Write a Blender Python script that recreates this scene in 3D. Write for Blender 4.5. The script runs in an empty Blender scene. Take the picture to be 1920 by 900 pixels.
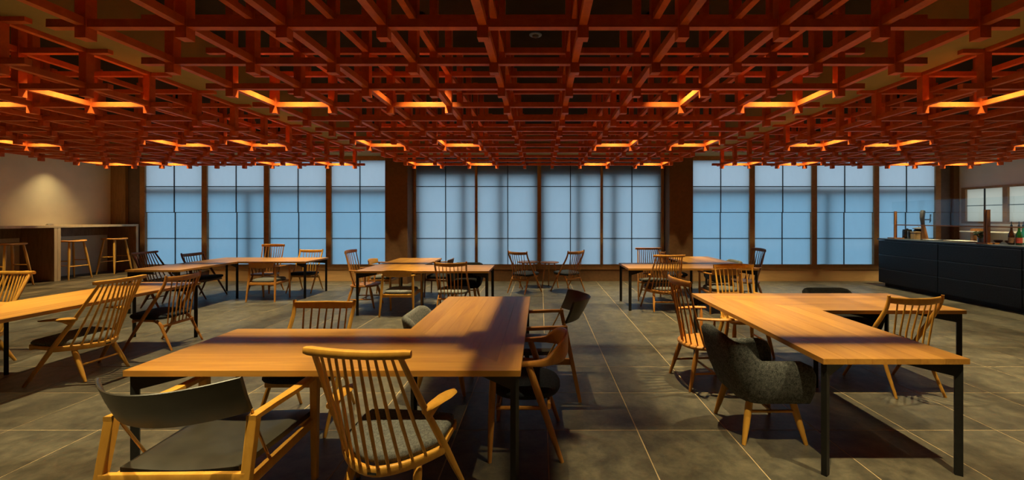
import bpy, bmesh, math, random
from mathutils import Vector, Matrix

random.seed(7)
R = math.radians
scene = bpy.context.scene
COL = scene.collection

# ------------------------------------------------------------------ camera
EYE = 1.417
FPX = 787.0
cam_d = bpy.data.cameras.new('camera')
cam = bpy.data.objects.new('camera', cam_d)
COL.objects.link(cam)
cam.location = (0, 0, EYE)
cam.rotation_euler = (R(90), 0, 0)
cam_d.sensor_fit = 'HORIZONTAL'
cam_d.sensor_width = 36.0
cam_d.lens = FPX / 1920 * 36.0
cam_d.shift_x = -53.5 / 1920
cam_d.shift_y = -41.0 / 1920
cam_d.clip_start = 0.05
cam_d.clip_end = 200
scene.camera = cam

# ------------------------------------------------------------------ world (overcast blue dusk outside the paper screens)
world = bpy.data.worlds.new('dusk_sky')
scene.world = world
world.use_nodes = True
bg = world.node_tree.nodes['Background']
bg.inputs['Color'].default_value = (0.50, 0.685, 0.84, 1)
bg.inputs['Strength'].default_value = 1.9

# ------------------------------------------------------------------ colour management
scene.view_settings.view_transform = 'Standard'
scene.view_settings.look = 'None'
scene.view_settings.gamma = 1
scene.view_settings.use_curve_mapping = False
scene.view_settings.exposure = 0.0
try:
    scene.cycles.use_denoising = True
    scene.cycles.max_bounces = 8
    scene.cycles.diffuse_bounces = 5
    scene.cycles.transparent_max_bounces = 12
    scene.cycles.sample_clamp_indirect = 4
except Exception:
    pass

LAMP_WATTS = 415.0
LAMP_COLOUR = (1.0, 0.83, 0.43)
WASH_COLOUR = (1.0, 0.80, 0.38)
WASH_WATTS = 92.0

# ================================================================== materials
def new_mat(name):
    m = bpy.data.materials.new(name)
    m.use_nodes = True
    nt = m.node_tree
    return m, nt, nt.nodes['Principled BSDF']

def ramp(nt, fac, stops):
    n = nt.nodes.new('ShaderNodeValToRGB')
    el = n.color_ramp.elements
    el[0].position, el[0].color = stops[0][0], (*stops[0][1], 1)
    el[1].position, el[1].color = stops[-1][0], (*stops[-1][1], 1)
    for p, c in stops[1:-1]:
        e = el.new(p)
        e.color = (*c, 1)
    nt.links.new(fac, n.inputs['Fac'])
    return n.outputs['Color']

def coords(nt, scale=(1, 1, 1), kind='Object', offset_random=False):
    tc = nt.nodes.new('ShaderNodeTexCoord')
    mp = nt.nodes.new('ShaderNodeMapping')
    mp.inputs['Scale'].default_value = scale
    nt.links.new(tc.outputs[kind], mp.inputs['Vector'])
    if offset_random:
        oi = nt.nodes.new('ShaderNodeObjectInfo')
        mul = nt.nodes.new('ShaderNodeVectorMath')
        mul.operation = 'MULTIPLY'
        cmb = nt.nodes.new('ShaderNodeCombineXYZ')
        for k in range(3):
            nt.links.new(oi.outputs['Random'], cmb.inputs[k])
        nt.links.new(cmb.outputs[0], mul.inputs[0])
        mul.inputs[1].default_value = (37.0, 53.0, 71.0)
        nt.links.new(mul.outputs[0], mp.inputs['Location'])
    return mp.outputs['Vector']

def noise(nt, vec, scale=5, detail=4, rough=0.55, dist=0.0):
    n = nt.nodes.new('ShaderNodeTexNoise')
    n.inputs['Scale'].default_value = scale
    n.inputs['Detail'].default_value = detail
    n.inputs['Roughness'].default_value = rough
    n.inputs['Distortion'].default_value = dist
    nt.links.new(vec, n.inputs['Vector'])
    return n.outputs['Fac']

def bump(nt, bsdf, h, strength=0.2, dist=0.002):
    b = nt.nodes.new('ShaderNodeBump')
    b.inputs['Strength'].default_value = strength
    b.inputs['Distance'].default_value = dist
    nt.links.new(h, b.inputs['Height'])
    nt.links.new(b.outputs['Normal'], bsdf.inputs['Normal'])

def value_jitter(nt, color, amount):
    """small per-piece brightness variation"""
    oi = nt.nodes.new('ShaderNodeObjectInfo')
    mr = nt.nodes.new('ShaderNodeMapRange')
    mr.inputs['To Min'].default_value = 1 - amount
    mr.inputs['To Max'].default_value = 1 + amount
    nt.links.new(oi.outputs['Random'], mr.inputs['Value'])
    hsv = nt.nodes.new('ShaderNodeHueSaturation')
    nt.links.new(mr.outputs['Result'], hsv.inputs['Value'])
    nt.links.new(color, hsv.inputs['Color'])
    return hsv.outputs['Color']

def wood(name, dark, light, rough=0.4, stretch=(2, 2, 26), jitter=0.06, scale=3.0, spec=0.4, lo=0.3, hi=0.7):
    m, nt, b = new_mat(name)
    v = coords(nt, stretch, offset_random=True)
    f = noise(nt, v, scale, 5, 0.6, 0.6)
    c = ramp(nt, f, [(lo, dark), (hi, light)])
    c = value_jitter(nt, c, jitter)
    nt.links.new(c, b.inputs['Base Color'])
    b.inputs['Roughness'].default_value = rough
    b.inputs['Specular IOR Level'].default_value = spec
    bump(nt, b, f, 0.08, 0.001)
    return m

def plain(name, col, rough=0.5, metal=0.0, var=0.12, nscale=14, spec=0.5, bumpy=0.0):
    m, nt, b = new_mat(name)
    v = coords(nt)
    f = noise(nt, v, nscale, 4)
    lo = tuple(max(0, x * (1 - var)) for x in col)
    hi = tuple(min(1, x * (1 + var)) for x in col)
    nt.links.new(ramp(nt, f, [(0.3, lo), (0.7, hi)]), b.inputs['Base Color'])
    b.inputs['Roughness'].default_value = rough
    b.inputs['Metallic'].default_value = metal
    b.inputs['Specular IOR Level'].default_value = spec
    if bumpy:
        bump(nt, b, f, bumpy, 0.003)
    return m

def melange(name, dark, light, scale=420, rough=0.95):
    m, nt, b = new_mat(name)
    v = coords(nt)
    f = noise(nt, v, scale, 2, 0.7)
    g = noise(nt, v, scale * 0.25, 3, 0.7)
    mx = nt.nodes.new('ShaderNodeMath')
    mx.operation = 'MULTIPLY_ADD'
    nt.links.new(g, mx.inputs[0])
    mx.inputs[1].default_value = 0.5
    ad = nt.nodes.new('ShaderNodeMath')
    ad.operation = 'MULTIPLY'
    nt.links.new(f, ad.inputs[0])
    ad.inputs[1].default_value = 0.5
    nt.links.new(ad.outputs[0], mx.inputs[2])
    nt.links.new(ramp(nt, mx.outputs[0], [(0.36, dark), (0.64, light)]), b.inputs['Base Color'])
    b.inputs['Roughness'].default_value = rough
    b.inputs['Specular IOR Level'].default_value = 0.2
    bump(nt, b, f, 0.35, 0.002)
    return m

def paper(name, tint, gloss=0.0):
    """washi / frosted sheet: light passes through it, diffused"""
    m = bpy.data.materials.new(name)
    m.use_nodes = True
    nt = m.node_tree
    nt.nodes.remove(nt.nodes['Principled BSDF'])
    out = nt.nodes['Material Output']
    tr = nt.nodes.new('ShaderNodeBsdfTranslucent')
    df = nt.nodes.new('ShaderNodeBsdfDiffuse')
    v = coords(nt, (1, 1, 0.4))
    f = noise(nt, v, 9, 5, 0.6)
    lo = tuple(x * 0.96 for x in tint)
    c = ramp(nt, f, [(0.3, lo), (0.7, tint)])
    nt.links.new(c, tr.inputs['Color'])
    df.inputs['Color'].default_value = (0.30, 0.29, 0.27, 1)
    mx = nt.nodes.new('ShaderNodeMixShader')
    mx.inputs[0].default_value = 0.30
    nt.links.new(tr.outputs[0], mx.inputs[1])
    nt.links.new(df.outputs[0], mx.inputs[2])
    nt.links.new(mx.outputs[0], out.inputs['Surface'])
    return m

def clear_sheet(name, tint=(0.96, 0.98, 0.98), strength=1.0):
    m = bpy.data.materials.new(name)
    m.use_nodes = True
    nt = m.node_tree
    nt.nodes.remove(nt.nodes['Principled BSDF'])
    out = nt.nodes['Material Output']
    tp = nt.nodes.new('ShaderNodeBsdfTransparent')
    tp.inputs['Color'].default_value = (*tint, 1)
    gl = nt.nodes.new('ShaderNodeBsdfGlossy')
    gl.inputs['Roughness'].default_value = 0.02
    lw = nt.nodes.new('ShaderNodeLayerWeight')
    lw.inputs['Blend'].default_value = 0.5
    pw = nt.nodes.new('ShaderNodeMath')
    pw.operation = 'POWER'
    pw.inputs[1].default_value = 4.0
    nt.links.new(lw.outputs['Facing'], pw.inputs[0])
    fr = nt.nodes.new('ShaderNodeMath')
    fr.operation = 'MULTIPLY_ADD'
    fr.inputs[1].default_value = 0.9 * strength
    fr.inputs[2].default_value = 0.045 * strength
    nt.links.new(pw.outputs[0], fr.inputs[0])
    mx = nt.nodes.new('ShaderNodeMixShader')
    nt.links.new(fr.outputs[0], mx.inputs[0])
    nt.links.new(tp.outputs[0], mx.inputs[1])
    nt.links.new(gl.outputs[0], mx.inputs[2])
    nt.links.new(mx.outputs[0], out.inputs['Surface'])
    return m

def emitter(name, col, strength):
    m, nt, b = new_mat(name)
    b.inputs['Base Color'].default_value = (*col, 1)
    b.inputs['Emission Color'].default_value = (*col, 1)
    b.inputs['Emission Strength'].default_value = strength
    return m

def floor_tile_mat():
    m, nt, b = new_mat('slate_tile')
    v = coords(nt, (1, 1, 1), offset_random=True)
    f = noise(nt, v, 7.0, 9, 0.72, 0.25)
    c = ramp(nt, f, [(0.33, (0.048, 0.042, 0.031)), (0.5, (0.095, 0.081, 0.056)), (0.70, (0.165, 0.139, 0.092))])
    c = value_jitter(nt, c, 0.10)
    nt.links.new(c, b.inputs['Base Color'])
    g = noise(nt, v, 38, 6, 0.7)
    r = nt.nodes.new('ShaderNodeMapRange')
    r.inputs['To Min'].default_value = 0.33
    r.inputs['To Max'].default_value = 0.56
    nt.links.new(g, r.inputs['Value'])
    nt.links.new(r.outputs['Result'], b.inputs['Roughness'])
    b.inputs['Specular IOR Level'].default_value = 0.55
    bump(nt, b, g, 0.22, 0.003)
    return m

M = {}
M['table_x'] = wood('cherry_table_along', (0.37, 0.155, 0.025), (0.52, 0.245, 0.042), 0.36, (0.9, 14, 14), 0.15, 1.6)
M['table_y'] = wood('cherry_table_across', (0.37, 0.155, 0.025), (0.52, 0.245, 0.042), 0.36, (14, 0.9, 14), 0.15, 1.6)
M['oak'] = wood('oak_chair', (0.54, 0.25, 0.034), (0.67, 0.335, 0.052), 0.42, (5, 5, 1.4), 0.04, 5)
M['oak_warm'] = wood('warm_oak_chair', (0.42, 0.165, 0.030), (0.55, 0.235, 0.045), 0.42, (5, 5, 1.4), 0.04, 5)
M['walnut'] = wood('walnut_chair', (0.13, 0.055, 0.026), (0.20, 0.088, 0.04), 0.42, (5, 5, 1.4), 0.04, 5)
M['lattice'] = wood('red_lattice', (0.56, 0.098, 0.014), (0.72, 0.145, 0.022), 0.5, (2, 2, 2), 0.10, 6, 0.25)
M['steel'] = plain('black_steel', (0.010, 0.0095, 0.009), 0.5, 0.0, 0.2, 30, 0.35)
M['navy'] = melange('navy_wool', (0.010, 0.012, 0.018), (0.036, 0.041, 0.056))
M['grey_wool'] = melange('grey_wool', (0.05, 0.05, 0.05), (0.19, 0.185, 0.17), 300)
M['charcoal'] = melange('charcoal_wool', (0.016, 0.018, 0.020), (0.15, 0.15, 0.142), 210)
M['pale_wool'] = melange('pale_grey_wool', (0.09, 0.09, 0.085), (0.26, 0.25, 0.23), 260)
M['black_wool'] = melange('black_wool', (0.006, 0.006, 0.007), (0.022, 0.021, 0.02), 260)
M['leather'] = plain('black_leather', (0.030, 0.026, 0.019), 0.40, 0.0, 0.25, 9, 0.5, 0.15)
M['gold_lit'] = plain('gold_lit_rod', (0.45, 0.25, 0.08), 0.35, 0.6, 0.05)  # gold tone is warm lamplight put into the rod colour
M['tile'] = floor_tile_mat()
M['grout'] = plain('tan_grout', (0.50, 0.36, 0.20), 0.8)
M['platform'] = wood('rough_platform_board', (0.016, 0.010, 0.005), (0.16, 0.108, 0.052), 0.42, (11, 1.0, 11), 0.35, 3.0, 0.4, 0.40, 0.66)
M['plaster'] = plain('warm_plaster', (0.70, 0.61, 0.455), 0.9, 0, 0.04, 4, 0.1)
M['plaster_r'] = plain('pale_plaster', (0.74, 0.67, 0.58), 0.9, 0, 0.04, 4, 0.1)
M['frame'] = wood('brown_timber_frame', (0.28, 0.15, 0.058), (0.39, 0.21, 0.085), 0.5, (3, 3, 3), 0.05, 4)
M['column'] = plain('brown_column', (0.16, 0.080, 0.036), 0.7, 0, 0.12, 18, 0.2)
M['dark_wall'] = plain('dark_plum_wall', (0.14, 0.108, 0.108), 0.7, 0, 0.1, 12, 0.2)
M['panel_brown'] = wood('brown_wall_board', (0.56, 0.32, 0.135), (0.66, 0.385, 0.165), 0.55, (1, 1, 6), 0.04, 3)
M['soffit'] = plain('olive_soffit', (0.34, 0.25, 0.10), 0.85, 0, 0.05, 6, 0.1)
M['ceiling'] = plain('black_ceiling', (0.035, 0.03, 0.022), 0.9, 0, 0.1, 8, 0.1)
M['muntin'] = plain('dark_muntin', (0.012, 0.014, 0.02), 0.6)
M['washi'] = paper('washi_paper', (0.80, 0.84, 0.86))
M['frosted'] = paper('frosted_pane', (0.78, 0.64, 0.47))
M['outer_metal'] = plain('outer_metal', (0.03, 0.03, 0.035), 0.6)
M['asphalt'] = plain('asphalt', (0.10, 0.10, 0.10), 0.9)
M['counter_top'] = wood('counter_board', (0.42, 0.26, 0.12), (0.55, 0.36, 0.18), 0.45, (2, 2, 2), 0.03, 3)
M['counter_dark'] = wood('counter_side_board', (0.20, 0.11, 0.042), (0.32, 0.185, 0.078), 0.5, (6, 6, 1), 0.03, 4)
M['counter_edge'] = wood('counter_edge_strip', (0.50, 0.33, 0.17), (0.60, 0.41, 0.22), 0.45, (4, 4, 1), 0.03, 4)
M['bar_front'] = plain('blue_black_bar_front', (0.016, 0.024, 0.033), 0.5, 0, 0.45, 60, 0.4, 0.25)
M['bar_top'] = plain('blue_black_bar_top', (0.045, 0.060, 0.075), 0.35, 0, 0.1, 20, 0.5)
M['lip'] = plain('blue_grey_panel_lip', (0.09, 0.115, 0.14), 0.4)
M['bar_wood'] = wood('bar_post_wood', (0.30, 0.12, 0.035), (0.42, 0.18, 0.055), 0.45, (5, 5, 1), 0.04, 4)
M['glass'] = clear_sheet('clear_guard')
def tinted_sheet(name, tint):
    m = bpy.data.materials.new(name)
    m.use_nodes = True
    nt = m.node_tree
    nt.nodes.remove(nt.nodes['Principled BSDF'])
    tp = nt.nodes.new('ShaderNodeBsdfTransparent')
    tp.inputs['Color'].default_value = (*tint, 1)
    nt.links.new(tp.outputs[0], nt.nodes['Material Output'].inputs['Surface'])
    return m
M['pale_tint'] = tinted_sheet('pale_daylight_tint', (0.92, 0.97, 0.99))  # for an added sheet that barely tints daylight behind the middle screens
M['blue_tint'] = tinted_sheet('blue_daylight_tint', (0.74, 0.90, 0.97))  # for an added sheet that turns daylight bluer behind the side screens
M['black_gloss'] = plain('black_gloss', (0.012, 0.012, 0.014), 0.2, 0, 0.1)
M['chrome'] = plain('dull_chrome', (0.25, 0.27, 0.29), 0.25, 1.0, 0.05)
M['grey_metal'] = plain('grey_metal', (0.10, 0.10, 0.115), 0.45, 0.3, 0.1)
M['wicker'] = wood('wicker_block', (0.35, 0.20, 0.08), (0.55, 0.35, 0.16), 0.7, (20, 20, 20), 0.05, 8)
M['white'] = plain('white_card', (0.62, 0.60, 0.55), 0.7, 0, 0.03)
M['blue_card'] = plain('blue_card', (0.16, 0.22, 0.40), 0.6)
M['leaf'] = plain('green_leaf', (0.03, 0.07, 0.02), 0.5, 0, 0.4, 30)
M['brown_glass'] = plain('brown_bottle_glass', (0.035, 0.011, 0.005), 0.12, 0, 0.1, 10, 0.8)
M['green_glass'] = plain('green_bottle_glass', (0.008, 0.065, 0.014), 0.12, 0, 0.1, 10, 0.8)
M['teal_glass'] = plain('teal_bottle_glass', (0.02, 0.20, 0.18), 0.12, 0, 0.1, 10, 0.8)
M['label_red'] = plain('red_bottle_label', (0.36, 0.045, 0.03), 0.6, 0, 0.5, 60)
M['label_dark'] = plain('muddy_bottle_label', (0.16, 0.085, 0.05), 0.6, 0, 0.6, 60)
M['dark_red'] = plain('dark_red_lacquer', (0.09, 0.015, 0.012), 0.3)
M['lens'] = emitter('warm_lamp_lens', (1.0, 0.75, 0.45), 6.0)
M['disc_blue'] = plain('pale_blue_plastic', (0.25, 0.42, 0.70), 0.4)

# ================================================================== mesh helpers
class MB:
    """collects shapes and links them as ONE mesh object"""
    def __init__(self):
        self.v, self.f = [], []

    def add(self, verts, faces):
        o = len(self.v)
        self.v += [tuple(p) for p in verts]
        self.f += [tuple(i + o for i in f) for f in faces]
        return self

    def box(self, x0, x1, y0, y1, z0, z1):
        v = [(x0, y0, z0), (x1, y0, z0), (x1, y1, z0), (x0, y1, z0),
             (x0, y0, z1), (x1, y0, z1), (x1, y1, z1), (x0, y1, z1)]
        return self.add(v, [(0, 3, 2, 1), (4, 5, 6, 7), (0, 1, 5, 4), (1, 2, 6, 5), (2, 3, 7, 6), (3, 0, 4, 7)])

    def prism(self, poly, z0, z1):
        n = len(poly)
        v = [(x, y, z0) for x, y in poly] + [(x, y, z1) for x, y in poly]
        f = [tuple(range(n - 1, -1, -1)), tuple(range(n, 2 * n))]
        f += [(i, (i + 1) % n, n + (i + 1) % n, n + i) for i in range(n)]
        return self.add(v, f)

    def sweep(self, pts, w, h, up=(0, 0, 1), kind='round', n=10):
        """sweep a section along pts: w across, h along 'up'; w and h may be one value or one per point"""
        pts = [Vector(p) for p in pts]
        k = len(pts)
        ws = w if isinstance(w, (list, tuple)) else [w] * k
        hs = h if isinstance(h, (list, tuple)) else [h] * k
        up = Vector(up).normalized()
        if kind == 'round':
            sec = [(math.cos(2 * math.pi * i / n), math.sin(2 * math.pi * i / n)) for i in range(n)]
        elif kind == 'soft':
            e = 0.5
            sec = []
            for i in range(12):
                a = 2 * math.pi * (i + 0.5) / 12
                c, s = math.cos(a), math.sin(a)
                sec.append((math.copysign(abs(c) ** e, c), math.copysign(abs(s) ** e, s)))
        else:
            b = 0.86
            sec = [(1, -b), (1, b), (b, 1), (-b, 1), (-1, b), (-1, -b), (-b, -1), (b, -1)]
        m = len(sec)
        verts = []
        for i, p in enumerate(pts):
            t = (pts[min(i + 1, k - 1)] - pts[max(i - 1, 0)])
            t.normalize()
            side = t.cross(up)
            if side.length < 1e-4:
                side = t.cross(Vector((0, 1, 0)))
            side.normalize()
            u = side.cross(t).normalized()
            for a, c in sec:
                verts.append(p + side * (a * ws[i] / 2) + u * (c * hs[i] / 2))
        faces = []
        for i in range(k - 1):
            for j in range(m):
                faces.append((i * m + j, i * m + (j + 1) % m, (i + 1) * m + (j + 1) % m, (i + 1) * m + j))
        faces.append(tuple(range(m - 1, -1, -1)))
        faces.append(tuple((k - 1) * m + j for j in range(m)))
        # orientation check happens in build()
        return self.add(verts, faces)

    def rod(self, a, b, r0, r1=None, rm=None, n=8):
        a, b = Vector(a), Vector(b)
        r1 = r0 if r1 is None else r1
        up = (0, 1, 0) if abs((b - a).normalized().z) > 0.9 else (0, 0, 1)
        if rm is None:
            return self.sweep([a, b], [2 * r0, 2 * r1], [2 * r0, 2 * r1], up, 'round', n)
        m1, m2 = a.lerp(b, 0.28), a.lerp(b, 0.6)
        ds = [2 * r0, 2 * rm, 2 * (rm + (r1 - rm) * 0.25), 2 * r1]
        return self.sweep([a, m1, m2, b], ds, ds, up, 'round', n)

    def lathe(self, prof, cx=0, cy=0, cz=0, n=20):
        verts, faces = [], []
        k = len(prof)
        for r, z in prof:
            for j in range(n):
                a = 2 * math.pi * j / n
                verts.append((cx + r * math.cos(a), cy + r * math.sin(a), cz + z))
        for i in range(k - 1):
            for j in range(n):
                faces.append((i * n + j, i * n + (j + 1) % n, (i + 1) * n + (j + 1) % n, (i + 1) * n + j))
        faces.append(tuple(range(n - 1, -1, -1)))
        faces.append(tuple((k - 1) * n + j for j in range(n)))
        return self.add(verts, faces)

    def pad(self, outline, zb, zt, edge=0.02, crown=0.0):
        """cushion over an outline [(x, y)]; zb and zt are functions of (x, y)"""
        n = len(outline)
        cx = sum(p[0] for p in outline) / n
        cy = sum(p[1] for p in outline) / n
        rings = []
        def ring(s, f, g):
            out = []
            for x, y in outline:
                px, py = cx + (x - cx) * s, cy + (y - cy) * s
                a, b = zb(px, py), zt(px, py)
                out.append((px, py, a + (b - a) * f + g))
            return out
        mean = sum(math.hypot(x - cx, y - cy) for x, y in outline) / n
        s1 = 1 - edge / mean
        s2 = 1 - 0.35 * edge / mean
        rings.append(ring(0.5, 0.0, 0))
        rings.append(ring(s1, 0.0, 0))
        rings.append(ring(s2, 0.14, 0))
        rings.append(ring(1.0, 0.42, 0))
        rings.append(ring(1.0, 0.6, 0))
        rings.append(ring(s2, 0.86, 0))
        rings.append(ring(s1, 1.0, 0))
        rings.append(ring(0.6, 1.0, crown * 0.7))
        rings.append(ring(0.25, 1.0, crown))
        v = [p for r in rings for p in r]
        f = []
        for i in range(len(rings) - 1):
            for j in range(n):
                f.append((i * n + j, i * n + (j + 1) % n, (i + 1) * n + (j + 1) % n, (i + 1) * n + j))
        f.append(tuple(range(n - 1, -1, -1)))
        f.append(tuple((len(rings) - 1) * n + j for j in range(n)))
        return self.add(v, f)

    def grid(self, rows, close=False):
        """rows: list of equal-length point lists"""
        n = len(rows[0])
        v = [p for r in rows for p in r]
        f = []
        for i in range(len(rows) - 1):
            for j in range(n if close else n - 1):
                f.append((i * n + j, i * n + (j + 1) % n, (i + 1) * n + (j + 1) % n, (i + 1) * n + j))
        return self.add(v, f)

    def mesh(self, name, mat, smooth=True, angle=40):
        me = bpy.data.meshes.new(name)
        me.from_pydata(self.v, [], self.f)
        bm = bmesh.new()
        bm.from_mesh(me)
        bmesh.ops.recalc_face_normals(bm, faces=bm.faces)
        bm.to_mesh(me)
        bm.free()
        if mat is not None:
            me.materials.append(mat)
        if smooth:
            me.polygons.foreach_set('use_smooth', [True] * len(me.polygons))
            try:
                me.set_sharp_from_angle(angle=R(angle))
            except Exception:
                pass
        me.update()
        return me

    def build(self, name, mat, parent=None, smooth=True, angle=40, loc=None):
        o = bpy.data.objects.new(name, self.mesh(name, mat, smooth, angle))
        COL.objects.link(o)
        if parent is not None:
            o.parent = parent
        if loc is not None:
            o.location = loc
        return o

def link_mesh(name, me, parent=None, loc=(0, 0, 0), rz=0):
    o = bpy.data.objects.new(name, me)
    COL.objects.link(o)
    o.parent = parent
    o.location = loc
    o.rotation_euler = (0, 0, rz)
    return o

def smooth_path(pts, n=6):
    """Catmull-Rom through the points"""
    P = [Vector(p) for p in pts]
    P = [P[0] * 2 - P[1]] + P + [P[-1] * 2 - P[-2]]
    out = []
    for i in range(1, len(P) - 2):
        for k in range(n):
            t = k / n
            a, b, c, d = P[i - 1], P[i], P[i + 1], P[i + 2]
            out.append(0.5 * ((2 * b) + (c - a) * t + (2 * a - 5 * b + 4 * c - d) * t * t + (3 * b - a - 3 * c + d) * t ** 3))
    out.append(P[-2])
    return out

def spread(vals, count):
    """resample a list of values to count entries"""
    out = []
    for i in range(count):
        t = i / (count - 1) * (len(vals) - 1)
        k = min(int(t), len(vals) - 2)
        out.append(vals[k] + (vals[k + 1] - vals[k]) * (t - k))
    return out

def superellipse(a, b, e=2.6, n=28, cx=0, cy=0):
    out = []
    for i in range(n):
        t = 2 * math.pi * i / n
        c, s = math.cos(t), math.sin(t)
        out.append((cx + a * math.copysign(abs(c) ** (2 / e), c), cy + b * math.copysign(abs(s) ** (2 / e), s)))
    return out

def thing(name, label, cat, loc=(0, 0, 0), rz=0, group=None):
    o = bpy.data.objects.new(name, None)
    COL.objects.link(o)
    o.empty_display_size = 0.1
    o.location = loc
    o.rotation_euler = (0, 0, rz)
    o['label'] = label
    o['category'] = cat
    if group:
        o['group'] = group
    return o

def tag(o, label, cat, group=None):
    o['label'] = label
    o['category'] = cat
    if group:
        o['group'] = group
    return o

def structure(o, label=None):
    o['kind'] = 'structure'
    if label:
        o['label'] = label
    return o

def shell(name, loc=(0, 0, 0), label=None):
    o = bpy.data.objects.new(name, None)
    COL.objects.link(o)
    o.location = loc
    return structure(o, label)

def dup(root, loc, rz, label, mats=None):
    """copy of a thing with copies of its parts and sub-parts; mats swaps materials on the copy's meshes"""
    cache = {}
    def cp(o, parent):
        c = o.copy()
        if mats and o.data is not None and o.data.materials and o.data.materials[0].name in mats:
            me = o.data
            if me.name not in cache:
                nm = me.copy()
                nm.materials[0] = mats[me.materials[0].name]
                cache[me.name] = nm
            c.data = cache[me.name]
        COL.objects.link(c)
        c.parent = parent
        for ch in o.children:
            cp(ch, c)
        return c
    r = cp(root, None)
    r.location = loc
    r.rotation_euler = (0, 0, rz)
    r['label'] = label
    return r

# ================================================================== the room
WL, WR = -9.61, 9.34          # side wall faces
YB = 9.45                     # plane of the paper screens
YR = -3.6                     # wall behind the viewer
ZC = 3.25                     # recessed ceiling
ZS = 2.81                     # lower soffit

# ---- floor: dark slate tiles in pale joints
floor = MB().box(WL - 0.1, WR + 0.1, YR, 9.62, -0.12, -0.0015).build('floor', M['grout'])
structure(floor, 'dark slate tile floor with thin tan joints')
TS, TJ = 0.60, 0.0075
X0, Y0 = 0.046, 2.806
PLX = -7.45                   # front edge of the raised platform
tiles = []
for i in range(-14, 17):
    for j in range(-11, 12):
        xa, ya = X0 + i * TS, Y0 + j * TS
        if xa + TS < PLX - 0.3 or xa > WR or ya > 9.55 or ya + TS < YR:
            continue
        tiles.append((i, j, xa, ya))
def tile_rank(t):
    _, _, xa, ya = t
    cx, cy = xa + TS / 2, ya + TS / 2
    if cy < 2.0:
        return 1e6
    u = 1013.5 + FPX * cx / cy
    if u < -150 or u > 2080:
        return 1e5 + abs(u)
    return cy
tiles.sort(key=tile_rank)
tile_mesh = MB().box(TJ / 2, TS - TJ / 2, TJ / 2, TS - TJ / 2, -0.02, 0.0).mesh('tile', M['tile'], False)
rest = MB()
for k, (i, j, xa, ya) in enumerate(tiles):
    if k < 298 and xa + TS < WR and ya + TS < 9.5:
        link_mesh('tile', tile_mesh, floor, (xa, ya, 0))
    else:
        rest.box(xa + TJ / 2, min(xa + TS, WR) - TJ / 2, ya + TJ / 2, min(ya + TS, 9.5) - TJ / 2, -0.02, 0.0)
o = rest.build('tile_field', M['tile'], floor, False)
o['kind'] = 'stuff'

# ---- raised platform along the left wall
plat = MB().box(WL, PLX, YR, YB - 0.02, 0.0, 0.222).build('platform', M['dark_wall'])
structure(plat, 'low raised platform of rough dark boards along the left wall')
nb = 12
bw = (PLX + 0.015 - WL) / nb
for k in range(nb):
    for (ya, yb) in ((YR, 2.4), (2.403, 5.9), (5.903, YB - 0.03)):
        MB().box(WL + k * bw + 0.002, WL + (k + 1) * bw - 0.002, ya, yb, 0.215, 0.25 - 0.0015 * (k % 3)).build('board', M['platform'], plat, False)

# ---- walls
structure(MB().box(WL - 0.2, WL, YR, 9.6, 0, 3.4).build('wall_left', M['plaster'], None, False), 'warm plaster wall behind the long counter')
w = MB()
w.box(WR, WR + 0.2, YR, 9.6, 0, 1.328).box(WR, WR + 0.2, YR, 9.6, 2.06, 3.4)
w.box(WR, WR + 0.2, 9.30, 9.6, 1.328, 2.06).box(WR, WR + 0.2, YR, 4.4, 1.328, 2.06)
structure(w.build('wall_right', M['plaster_r'], None, False), 'pale plaster wall behind the bar')
structure(MB().box(WL - 0.2, WR + 0.2, YR - 0.2, YR, 0, 3.4).build('wall_rear', M['column'], None, False))
# back wall: the ends and the strip over the screens
wb = MB().box(WL, -8.93, YB, 9.62, 0, 3.3).box(8.93, WR, YB, 9.62, 0, 3.3)
wb.box(-8.93, 8.93, YB + 0.02, 9.62, 2.92, 3.3)
structure(wb.build('wall_back', M['dark_wall'], None, False), 'dark end walls either side of the paper screens')
structure(MB().box(WL + 0.002, -9.28, 9.38, YB - 0.002, 0.25, 2.8).build('trim_1', M['counter_dark'], None, False), 'brown timber panel in the far left corner')
structure(MB().box(9.22, WR - 0.002, 9.36, YB - 0.002, 0.0, 2.8).build('trim_2', M['column'], None, False), 'brown timber panel in the far right corner')
# ---- columns between the groups of screens
for x0, x1, y0, lab in ((-3.345, -2.864, 9.03, 'brown square column left of the middle screens'),
                        (2.79, 3.30, 9.08, 'brown square column right of the middle screens')):
    structure(MB().box(x0, x1, y0, YB + 0.1, 0, ZC).build('column', M['column'], None, False), lab)
# ---- ceiling with three recessed bays
ceil = structure(MB().box(WL - 0.2, WR + 0.2, YR - 0.2, 9.7, ZC, ZC + 0.15).build('ceiling', M['ceiling'], None, False), 'dark recessed ceiling above the timber lattice')
RX = [(-9.06, -3.72), (-3.25, 3.17), (3.64, 8.97)]
for xa, xb in ((WL, RX[0][0]), (RX[0][1], RX[1][0]), (RX[1][1], RX[2][0]), (RX[2][1], WR)):
    MB().box(xa, xb, YR, 9.44, ZS, ZC).build('soffit', M['soffit'], ceil, False)
for xa, xb in RX:
    MB().box(xa, xb, 8.84, 9.44, ZS, ZC).build('soffit', M['soffit'], ceil, False)

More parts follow.
